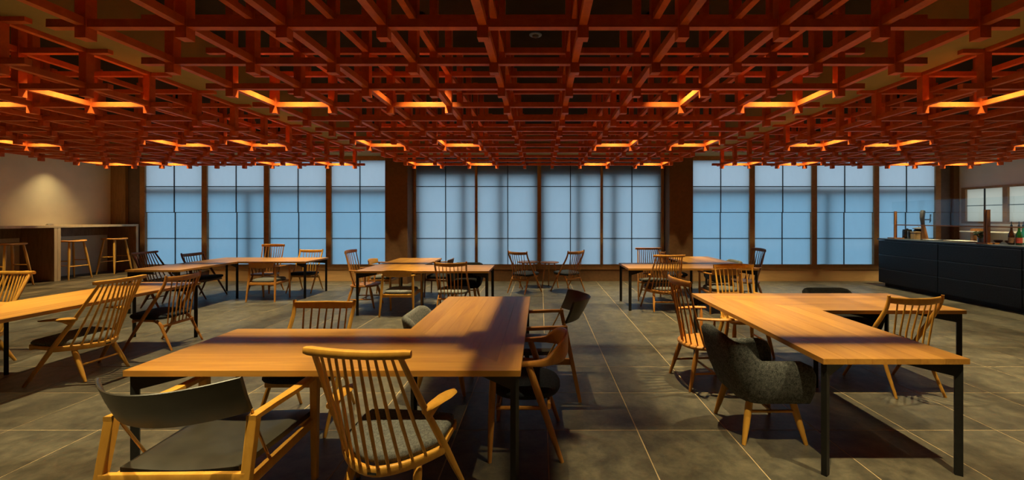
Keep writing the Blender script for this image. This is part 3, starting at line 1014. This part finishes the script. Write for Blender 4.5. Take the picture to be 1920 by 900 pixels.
def chair_comb(label, mat, seat_mat=None):
    """low windsor armchair with a curved comb rail and flat wooden seat"""
    r = thing('comb_back_armchair', label, 'armchair', group='comb back windsor armchairs')
    n = 14
    ry = lambda x: -0.222 - 0.048 * (1 - (x / 0.225) ** 2)
    xs = [-0.225 + 0.45 * i / n for i in range(n + 1)]
    MB().sweep([(x, ry(x), 0.877) for x in xs], 0.020, spread([0.046, 0.054, 0.056, 0.054, 0.046], n + 1), kind='soft').build('comb_rail', mat, r)
    sy = lambda x: -0.185 + 0.125 * (x / 0.19) ** 2
    for i in range(7):
        k = i - 3
        xt, xb = k * 0.050, k * 0.046
        top, bot = Vector((xt, ry(xt), 0.862)), Vector((xb, sy(xb), 0.352))
        MB().sweep([top, top.lerp(bot, 0.62), bot], [0.010, 0.016, 0.013], [0.010, 0.016, 0.013], (0, 1, 0), n=8).build('spindle', mat, r)
    for s in (-1, 1):
        MB().sweep([(s * 0.207, -0.226, 0.862), (s * 0.198, -0.165, 0.60), (s * 0.19, -0.085, 0.352)], [0.016, 0.026, 0.020], [0.013, 0.018, 0.016], (0, 1, 0)).build('back_post', mat, r)
        pts = smooth_path([(s * 0.196, -0.17, 0.592), (s * 0.232, -0.07, 0.592), (s * 0.248, 0.04, 0.590), (s * 0.238, 0.135, 0.588)], 5)
        MB().sweep(pts, spread([0.024, 0.040, 0.046, 0.036], len(pts)), 0.022).build('armrest', mat, r)
        MB().rod((s * 0.236, 0.09, 0.582), (s * 0.198, 0.075, 0.358), 0.011, 0.012, 0.015).build('arm_support', mat, r)
        MB().rod((s * 0.226, -0.02, 0.584), (s * 0.20, -0.02, 0.356), 0.008, 0.009, 0.011).build('arm_spindle', mat, r)
        for q, fx, fy, tx, ty in (('rear_leg', 0.207, -0.22, 0.15, -0.13), ('front_leg', 0.205, 0.22, 0.155, 0.135)):
            MB().rod((s * tx, ty, 0.338), (s * fx, fy, 0.0), 0.014, 0.011, 0.021, 10).build(q, mat, r)
        MB().rod((s * 0.187, 0.183, 0.135), (s * 0.187, -0.183, 0.135), 0.0095).build('stretcher', mat, r)
    MB().rod((-0.187, 0.0, 0.135), (0.187, 0.0, 0.135), 0.0095).build('stretcher', mat, r)
    out = []
    for i in range(36):
        t = 2 * math.pi * i / 36
        c, s_ = math.cos(t), math.sin(t)
        e = 2.3 if s_ < 0 else 4.2
        out.append((0.225 * math.copysign(abs(c) ** (2 / e), c), 0.01 + 0.222 * math.copysign(abs(s_) ** (2 / e), s_)))
    MB().pad(out, lambda x, y: 0.322 + 0.05 * (y + 0.2) * 0.6, lambda x, y: 0.352 + 0.05 * (y + 0.2) * 0.6, 0.012, -0.004).build('seat', seat_mat or mat, r)
    return r

def chair_plate(label, mat, fabric):
    """low armchair with a wide bent plywood back plate"""
    r = thing('plate_back_armchair', label, 'armchair', group='low armchairs with wide wooden back plates')
    for s in (-1, 1):
        MB().sweep([(s * 0.216, -0.165, 0.585), (s * 0.226, -0.185, 0.35), (s * 0.243, -0.225, 0.0)], [0.030, 0.034, 0.022], [0.024, 0.030, 0.020], (0, 1, 0), 'soft').build('rear_leg', mat, r)
        MB().sweep([(s * 0.238, 0.205, 0.575), (s * 0.238, 0.205, 0.30), (s * 0.235, 0.215, 0.0)], [0.026, 0.032, 0.022], [0.024, 0.028, 0.020], (0, 1, 0), 'soft').build('front_leg', mat, r)
        pts = smooth_path([(s * 0.198, -0.205, 0.590), (s * 0.228, -0.13, 0.588), (s * 0.242, 0.05, 0.584), (s * 0.240, 0.228, 0.580)], 4)
        MB().sweep(pts, spread([0.022, 0.036, 0.042, 0.040], len(pts)), 0.022, kind='soft').build('armrest', mat, r)
        MB().sweep([(s * 0.226, 0.20, 0.312), (s * 0.218, -0.18, 0.300)], 0.022, 0.042, kind='soft').build('side_rail', mat, r)
    MB().sweep([(-0.22, -0.182, 0.300), (0.22, -0.182, 0.300)], 0.022, 0.048, kind='soft').build('back_rail', mat, r)
    MB().sweep([(-0.225, 0.20, 0.312), (0.225, 0.20, 0.312)], 0.022, 0.042, kind='soft').build('front_rail', mat, r)
    n = 14
    xs = [-0.208 + 0.416 * i / n for i in range(n + 1)]
    m = MB()
    m.sweep([(x, -0.192 - 0.05 * (1 - (x / 0.208) ** 2), 0.622 + 0.004 * (1 - (x / 0.208) ** 2)) for x in xs], 0.017, spread([0.084, 0.104, 0.108, 0.104, 0.084], n + 1), up=(0, -0.22, 1), kind='soft')
    m.build('back_plate', mat, r)
    out = superellipse(0.215, 0.20, 4.5, 36, 0, 0.01)
    MB().pad(out, lambda x, y: 0.322, lambda x, y: 0.374 + 0.03 * y, 0.02, 0.010).build('seat_cushion', fabric, r)
    return r

def put(o, x, y, deg):
    o.location = (x, y, 0)
    o.rotation_euler = (0, 0, R(deg))
    return o

OAK, WARM, WAL = M['oak'], M['oak_warm'], M['walnut']
# -- low spindle easy chairs
A = put(chair_lounge('oak spindle easy chair with its back to us at the foreground table', OAK, M['grey_wool']), -0.725, 2.065, -7)
dup(A, (-4.135, 3.82, 0), R(90), 'oak spindle easy chair seen side-on before the table by the platform')
dup(A, (-5.42, 3.98, 0), R(180), 'oak spindle easy chair cut by the left picture edge behind the table')
dup(A, (-6.08, 6.78, 0), R(-90), 'dark walnut spindle easy chair at the near end of the far left table', {OAK.name: WAL})
dup(A, (1.905, 6.535, 0), R(0), 'oak spindle easy chair with back to us at far right table', {OAK.name: WARM})
dup(A, (1.972, 7.365, 0), R(180), 'spindle easy chair facing us across the far right table', {OAK.name: WARM})
# -- horned spindle chairs
B = put(chair_horn('oak horned spindle chair behind the foreground table, facing us', OAK, M['navy']), -1.625, 2.955, 180)
dup(B, (2.98, 3.55, 0), R(3), 'oak horned spindle chair inside the corner of the table by the bar')
dup(B, (-4.19, 4.69, 0), R(90), 'oak horned spindle chair at the far end of the table by the platform', {OAK.name: WARM})
dup(B, (-6.07, 7.56, 0), R(-92), 'dark walnut horned spindle chair on the platform side of the far left table', {OAK.name: WAL})
dup(B, (-4.56, 8.15, 0), R(180), 'bright oak horned spindle chair facing us behind the far left table')
dup(B, (-0.315, 8.02, 0), R(-35.6), 'left one of the two horned chairs at the small round tables', {OAK.name: WARM})
dup(B, (0.54, 8.15, 0), R(42.6), 'right one of the two horned chairs at the small round tables', {OAK.name: WARM})
dup(B, (-1.276, 6.15, 0), R(0), 'horned spindle chair with pale seat and back to us, far middle table', {OAK.name: WARM, M['navy'].name: M['pale_wool']})
dup(B, (2.50, 7.95, 0), R(-90), 'horned spindle chair turned side-on inside the far right table', {OAK.name: WARM})
# -- leather armchairs
C = put(chair_leather('oak armchair with slung black leather back in the foreground', OAK), -1.52, 2.03, 1)
dup(C, (-0.06, 3.54, 0), R(90), 'shade-browned armchair with black leather back beside the aisle', {OAK.name: WARM})  # browner wood swapped in, shading put into its colour
# -- curved arm chair
put(chair_bentarm('shade-browned curved-arm chair with round navy seat at the right foreground table end', WARM, M['navy']), -0.09, 2.685, 90)  # browner wood stands in for the shading on this chair
# -- tub chairs
put(chair_tub('charcoal tweed tub chair with oak legs at the table by the bar', M['charcoal']), 1.465, 2.836, -90)
E2 = put(chair_tub('pale grey tub chair tucked inside the foreground table corner', M['pale_wool'], 0.635), -0.80, 3.55, -90)
dk = {M['pale_wool'].name: M['black_wool']}
dup(E2, (3.18, 4.43, 0), R(180), 'black tub chair facing us behind the table by the bar', dk)
dup(E2, (-1.27, 7.12, 0), R(180), 'black tub chair facing us behind the far middle table', dk)
dup(E2, (3.35, 7.80, 0), R(90), 'grey tub chair on the bar side of the far right table')
# -- comb back armchairs
F = put(chair_comb('oak comb back armchair at the end of the table by the bar', WARM), 1.42, 3.65, -85)
dup(F, (2.16, 4.47, 0), R(180), 'orange comb back armchair facing us behind the table by the bar', {WARM.name: OAK})
dup(F, (-2.84, 6.79, 0), R(-88), 'brown comb back armchair left of the far middle table')
dup(F, (-5.29, 8.08, 0), R(180), 'brown comb back armchair facing us behind the far left table')
dup(F, (3.50, 7.17, 0), R(90), 'dark comb back armchair on the bar side of the far right table', {WARM.name: WAL})
# -- plate back armchairs
H = put(chair_plate('oak plate back armchair with grey seat and back to us, far middle table', OAK, M['pale_wool']), -2.06, 6.22, 0)
dup(H, (-4.73, 7.31, 0), R(0), 'plate back armchair with back to us, inside the far left table', {OAK.name: WARM})
dup(H, (-2.86, 7.66, 0), R(-90), 'oak plate back armchair side-on left of the far middle table')
dup(H, (-1.86, 7.74, 0), R(90), 'dark walnut plate back armchair inside the far middle table corner', {OAK.name: WAL, M['pale_wool'].name: M['black_wool']})
dup(H, (2.74, 6.40, 0), R(0), 'plate back armchair with back to us, right end of the far right table', {OAK.name: WARM})

# ================================================================== round side tables by the middle screens
def side_table(label, x, y, rad, rz, h):
    t = thing('round_side_table', label, 'side table', (x, y, 0), R(rz), 'small round side tables')
    MB().lathe([(rad - 0.02, h - 0.022), (rad, h - 0.010), (rad, h - 0.003), (rad - 0.004, h)], n=36).build('table_top', WAL, t)
    for k in range(3):
        a = 2 * math.pi * k / 3
        c, s = math.cos(a), math.sin(a)
        MB().rod((c * rad * 0.55, s * rad * 0.55, h - 0.02), (c * rad * 0.98, s * rad * 0.98, 0), 0.016, 0.011, None, 10).build('leg', WARM, t)
    return t
side_table('round wooden side table behind the left horned chair', -0.255, 8.62, 0.225, 100, 0.525)
side_table('round wooden side table between the two horned chairs', 0.185, 8.60, 0.195, -145, 0.52)

# ================================================================== long counter on the platform
PZ = 0.25
ct = thing('wall_counter', 'long wooden counter fixed along the left wall', 'counter', (0, 0, PZ))
CX0, CX1 = WL + 0.003, -8.97
MB().box(CX0, CX1, 2.2, 9.36, 0.992, 1.032).build('counter_top', M['counter_top'], ct, False)
MB().box(CX1 + 0.0, CX1 + 0.006, 2.2, 9.36, 0.990, 1.034).build('front_lipping', M['counter_edge'], ct, False)
MB().box(CX0, CX0 + 0.02, 2.2, 9.36, 0.80, 0.990).build('apron', M['counter_dark'], ct, False)
for y in (3.1, 5.42, 7.74):
    for k in range(2):
        ya = y + k * 0.055
        MB().box(CX0, CX1 - 0.004, ya, ya + 0.050, 0, 0.991).build('divider', M['counter_dark'], ct, False)
        MB().box(CX1 - 0.0035, CX1 + 0.004, ya, ya + 0.050, 0, 0.991).build('edge_strip', M['counter_edge'], ct, False)
MB().box(CX0, CX1 - 0.004, 9.31, 9.36, 0, 0.991).build('divider', M['counter_dark'], ct, False)
MB().box(CX1 - 0.0035, CX1 + 0.004, 9.31, 9.36, 0, 0.991).build('edge_strip', M['counter_edge'], ct, False)
b = thing('card_holder', 'small white card holder on the long wall counter', 'card holder', (-9.35, 8.0, PZ + 1.0325))
MB().box(-0.03, 0.03, -0.05, 0.05, 0, 0.012).build('base', M['white'], b, False)
MB().box(-0.006, 0.006, -0.05, 0.05, 0.012, 0.03).build('card', M['white'], b, False)

def stool(label):
    t = thing('bar_stool', label, 'stool', group='wooden bar stools at the wall counter')
    MB().pad(superellipse(0.17, 0.20, 3.0, 30), lambda x, y: 0.705 + 0.25 * y * y, lambda x, y: 0.735 + 0.35 * y * y, 0.014).build('seat', WARM, t)
    for sx in (-1, 1):
        for sy in (-1, 1):
            MB().rod((sx * 0.10, sy * 0.125, 0.712), (sx * 0.175, sy * 0.205, 0), 0.016, 0.012, 0.02, 10).build('leg', OAK, t)
    for sx in (-1, 1):
        MB().rod((sx * 0.148, -0.178, 0.25), (sx * 0.148, 0.178, 0.25), 0.010).build('stretcher', OAK, t)
    for sy in (-1, 1):
        MB().rod((-0.137, sy * 0.165, 0.355), (0.137, sy * 0.165, 0.355), 0.010).build('stretcher', OAK, t)
    return t
st = stool('wooden bar stool cut by the left picture edge')
st.location = (-9.05, 7.14, PZ)
st2 = dup(st, (-9.02, 8.07, PZ), 0, 'wooden bar stool in the middle of the three')
st3 = dup(st, (-9.05, 8.92, PZ), R(4), 'wooden bar stool next to the corner of the room')

# ================================================================== bar
bar = thing('bar_counter', 'long blue-black bar counter with panelled front', 'counter', (0, 0, 0))
BX, BY1, BY0 = 7.15, 8.88, 3.59
MB().box(BX + 0.02, BX + 0.78, BY0, BY1, 0.07, 0.955).build('body', M['bar_front'], bar, False)
MB().box(BX + 0.09, BX + 0.72, BY0 + 0.05, BY1 - 0.06, 0.0, 0.07).build('plinth', M['muntin'], bar, False)
MB().box(BX - 0.012, BX + 0.80, BY0, BY1 + 0.015, 0.965, 0.992).build('counter_top', M['bar_top'], bar, False)
cols = [8.88, 7.556, 6.232, 4.908, 3.59]
zz = [0.07, 0.368, 0.661, 0.955]
for k in range(4):
    for j in range(3):
        ya, yb = cols[k + 1] + 0.006, cols[k] - 0.006
        MB().box(BX, BX + 0.0195, ya, yb, zz[j] + 0.006, zz[j + 1] - 0.006).build('front_panel', M['bar_front'], bar, False)
        MB().box(BX - 0.006, BX, ya, yb, zz[j + 1] - 0.018, zz[j + 1] - 0.006).build('panel_lip', M['lip'], bar, False)
# back counter along the right wall
bc = thing('back_counter', 'pale shelf counter along the wall under the frosted window', 'counter', (0, 0, 0))
MB().box(8.86, WR - 0.002, 4.2, 9.3, 0.0, 0.86).build('cabinet', M['column'], bc, False)
MB().box(8.84, WR - 0.002, 4.2, 9.32, 0.86, 0.89).build('counter_top', M['white'], bc, False)
for y in (8.75, 6.6):
    MB().box(9.02, 9.26, y, y + 0.06, 0.89, 1.20).build('post', M['bar_wood'], bc, False)
MB().box(8.96, WR - 0.002, 4.4, 8.98, 1.125, 1.145).build('shelf', M['white'], bc, False)
j = thing('paper_stack', 'white stack of paper leaning on the shelf under the frosted window', 'paper', (9.14, 7.75, 1.1455))
MB().add([(-0.14, -0.30, 0), (0.12, -0.30, 0), (0.12, 0.30, 0), (-0.14, 0.30, 0), (-0.14, -0.30, 0.10), (0.12, -0.30, 0.12), (0.12, 0.30, 0.03), (-0.14, 0.30, 0.012)],
         [(0, 3, 2, 1), (4, 5, 6, 7), (0, 1, 5, 4), (1, 2, 6, 5), (2, 3, 7, 6), (3, 0, 4, 7)]).build('sheets', M['white'], j, False)
MB().add([(-0.145, -0.22, 0.091), (0.125, -0.22, 0.111), (0.125, -0.18, 0.105), (-0.145, -0.18, 0.086), (-0.145, -0.22, 0.094), (0.125, -0.22, 0.114), (0.125, -0.18, 0.108), (-0.145, -0.18, 0.089)],
         [(0, 3, 2, 1), (4, 5, 6, 7), (0, 1, 5, 4), (1, 2, 6, 5), (2, 3, 7, 6), (3, 0, 4, 7)]).build('band', M['grey_metal'], j, False)
# glass guard on wooden posts
TZ = 0.992
gd = thing('glass_guard', 'clear glass guard held by wooden posts on the bar', 'screen', (0, 0, TZ))
for x, y in ((7.355, 8.70), (7.355, 6.915), (7.355, 5.13)):
    MB().box(x - 0.09, x + 0.11, y - 0.09, y + 0.09, 0, 0.022).build('foot_board', M['bar_wood'], gd, False)
    if y > 8:
        MB().box(x - 0.024, x + 0.024, y - 0.014, y + 0.014, 0.022, 0.565).build('post', M['bar_wood'], gd, False)
    else:
        MB().box(x - 0.026, x + 0.026, y + 0.010, y + 0.030, 0.022, 0.565).build('post', M['bar_wood'], gd, False)
        MB().box(x - 0.026, x + 0.026, y - 0.030, y - 0.010, 0.022, 0.565).build('post', M['bar_wood'], gd, False)
for ya, yb in ((6.946, 8.685), (5.161, 6.884)):
    MB().box(7.345, 7.365, ya, yb, 0.275, 0.295).build('rail', M['bar_wood'], gd, False)
MB().box(7.351, 7.359, 5.05, 8.78, 0.295, 0.765).build('glass_sheet', M['glass'], gd, False)
# beer tap
tp = thing('beer_tap', 'tapered wooden beer tap tower with a dark tap lever', 'beer tap', (7.60, 8.34, TZ + 0.001), R(12))
MB().sweep([(0.05, 0, 0), (0.05, 0, 0.004), (0.02, 0, 0.18), (-0.005, 0, 0.30)], [0.085, 0.085, 0.066, 0.052], [0.10, 0.10, 0.07, 0.052], (0, 1, 0), 'soft').build('tower_base', M['bar_wood'], tp)
MB().sweep([(-0.005, 0, 0.30), (-0.022, 0, 0.42), (-0.012, 0, 0.53), (0.004, 0, 0.572)], [0.053, 0.064, 0.072, 0.062], [0.053, 0.064, 0.072, 0.062], (0, 1, 0), 'soft').build('tower_head', M['grey_metal'], tp)
MB().rod((0.005, 0, 0.395), (0.15, -0.02, 0.395), 0.012).build('tap_pipe', M['muntin'], tp)
m = MB().rod((0.155, -0.02, 0.36), (0.155, -0.02, 0.42), 0.013)
m.rod((0.155, -0.02, 0.42), (0.162, -0.02, 0.50), 0.008, 0.012)
m.rod((0.155, -0.02, 0.36), (0.138, -0.02, 0.335), 0.008)
m.build('tap_lever', M['muntin'], tp)
# coffee things beside it
j = thing('glass_jar', 'clear glass jar left of the black canister', 'jar', (7.46, 8.46, TZ))
MB().lathe([(0.0, 0.003), (0.05, 0.003), (0.05, 0.17), (0.047, 0.17), (0.047, 0.008), (0.0, 0.008)], n=24).build('jar_wall', M['glass'], j)
j = thing('canister', 'black canister standing behind the beer tap base', 'canister', (7.60, 8.70, TZ))
MB().lathe([(0.075, 0.0), (0.08, 0.01), (0.08, 0.17), (0.07, 0.178)], n=24).build('body', M['black_gloss'], j)
MB().lathe([(0.074, 0.178), (0.074, 0.192), (0.02, 0.198), (0.018, 0.21)], n=24).build('lid', M['black_gloss'], j)
j = thing('kettle', 'dark kettle with a wide grey lid behind the wicker box', 'kettle', (7.79, 8.64, TZ))
MB().lathe([(0.09, 0.0), (0.10, 0.02), (0.095, 0.16), (0.07, 0.20)], n=24).build('body', M['black_gloss'], j)
MB().lathe([(0.105, 0.202), (0.105, 0.214), (0.06, 0.232), (0.012, 0.238), (0.012, 0.25)], n=24).build('lid', M['grey_metal'], j)
j = thing('wicker_box', 'small tan wicker box against the beer tap', 'box', (7.585, 8.49, TZ), R(10))
MB().box(-0.06, 0.06, -0.05, 0.05, 0, 0.135).build('box_body', M['wicker'], j, False)
MB().box(-0.064, 0.064, -0.054, 0.054, 0.135, 0.15).build('box_lid', M['wicker'], j, False)
# menus and boards lying on the bar
j = thing('menu_board', 'white menu board lying flat on the bar top', 'menu', (7.62, 7.50, TZ), R(-6))
MB().box(-0.13, 0.13, -0.34, 0.34, 0, 0.010).build('board_base', M['bar_wood'], j, False)
MB().box(-0.135, 0.135, -0.335, 0.30, 0.010, 0.018).build('sheet', M['white'], j, False)
j = thing('paper_tray', 'thin dark tray with a white sheet near the tap', 'tray', (7.50, 8.05, TZ), R(4))
MB().box(-0.10, 0.10, -0.13, 0.13, 0, 0.012).build('tray_base', M['black_gloss'], j, False)
MB().box(-0.08, 0.08, -0.11, 0.11, 0.012, 0.015).build('sheet', M['white'], j, False)
# flower glass
j = thing('plant_glass', 'small glass with dark green sprigs beside the middle guard post', 'plant', (7.40, 7.06, TZ + 0.0))
MB().lathe([(0.0, 0.002), (0.036, 0.002), (0.044, 0.12), (0.041, 0.12), (0.034, 0.008), (0.0, 0.008)], n=20).build('glass', M['glass'], j)
MB().lathe([(0.0, 0.010), (0.033, 0.010), (0.039, 0.09), (0.0, 0.09)], n=20).build('blue_wrap', M['blue_card'], j)
mm = MB()
random.seed(3)
for k in range(20):
    a = random.uniform(0, 6.28)
    rr = random.uniform(0.02, 0.10)
    z = random.uniform(0.12, 0.20)
    c, s = math.cos(a) * rr, math.sin(a) * rr
    mm.rod((c * 0.2, s * 0.2, 0.08), (c, s, z), 0.0025, n=5)
    mm.pad([(c + 0.034 * math.cos(a + q * 1.047), s + 0.024 * math.sin(a + q * 1.047)) for q in range(6)], lambda x, y: z - 0.004 + (x - c) * 0.5, lambda x, y: z + 0.006 + (x - c) * 0.5, 0.006)
mm.build('sprigs', M['leaf'], j)
# dark red pots
for k, (y, rr) in enumerate(((7.12, 0.055), (6.94, 0.055))):
    j = thing('lacquer_bowl', ['dark red lacquer bowl next to the middle guard post', 'dark red lacquer bowl next to the brown bottle'][k], 'bowl', (7.76, y, TZ), 0, 'lacquer bowls on the bar')
    MB().lathe([(0.025, 0.0), (rr, 0.03), (rr + 0.004, 0.055), (rr - 0.004, 0.055), (0.02, 0.02)], n=24).build('bowl_body', M['dark_red'], j)
# bottles
def bottle(name, label, x, y, glass, lab):
    t = thing(name, label, 'bottle', (x, y, TZ), 0, 'bottles at the near end of the bar')
    MB().lathe([(0.034, 0.0), (0.038, 0.006), (0.038, 0.15), (0.030, 0.185), (0.016, 0.225), (0.0135, 0.285), (0.0135, 0.30)], n=24).build('glass_body', glass, t)
    MB().lathe([(0.0384, 0.03), (0.0384, 0.115)], n=24).build('paper_label', lab, t)
    MB().lathe([(0.0145, 0.295), (0.0145, 0.312), (0.006, 0.322), (0.004, 0.372)], n=12).build('pourer', M['black_gloss'], t)
    return t
bottle('beer_bottle', 'brown bottle with a muddy red label on the bar', 7.55, 6.75 - 0.02, M['brown_glass'], M['label_dark'])
bottle('beer_bottle', 'green bottle with a red label on the bar', 7.57, 6.66 - 0.02, M['green_glass'], M['label_red'])
bottle('beer_bottle', 'teal bottle at the right edge of the picture', 7.73, 6.72, M['teal_glass'], M['white'])
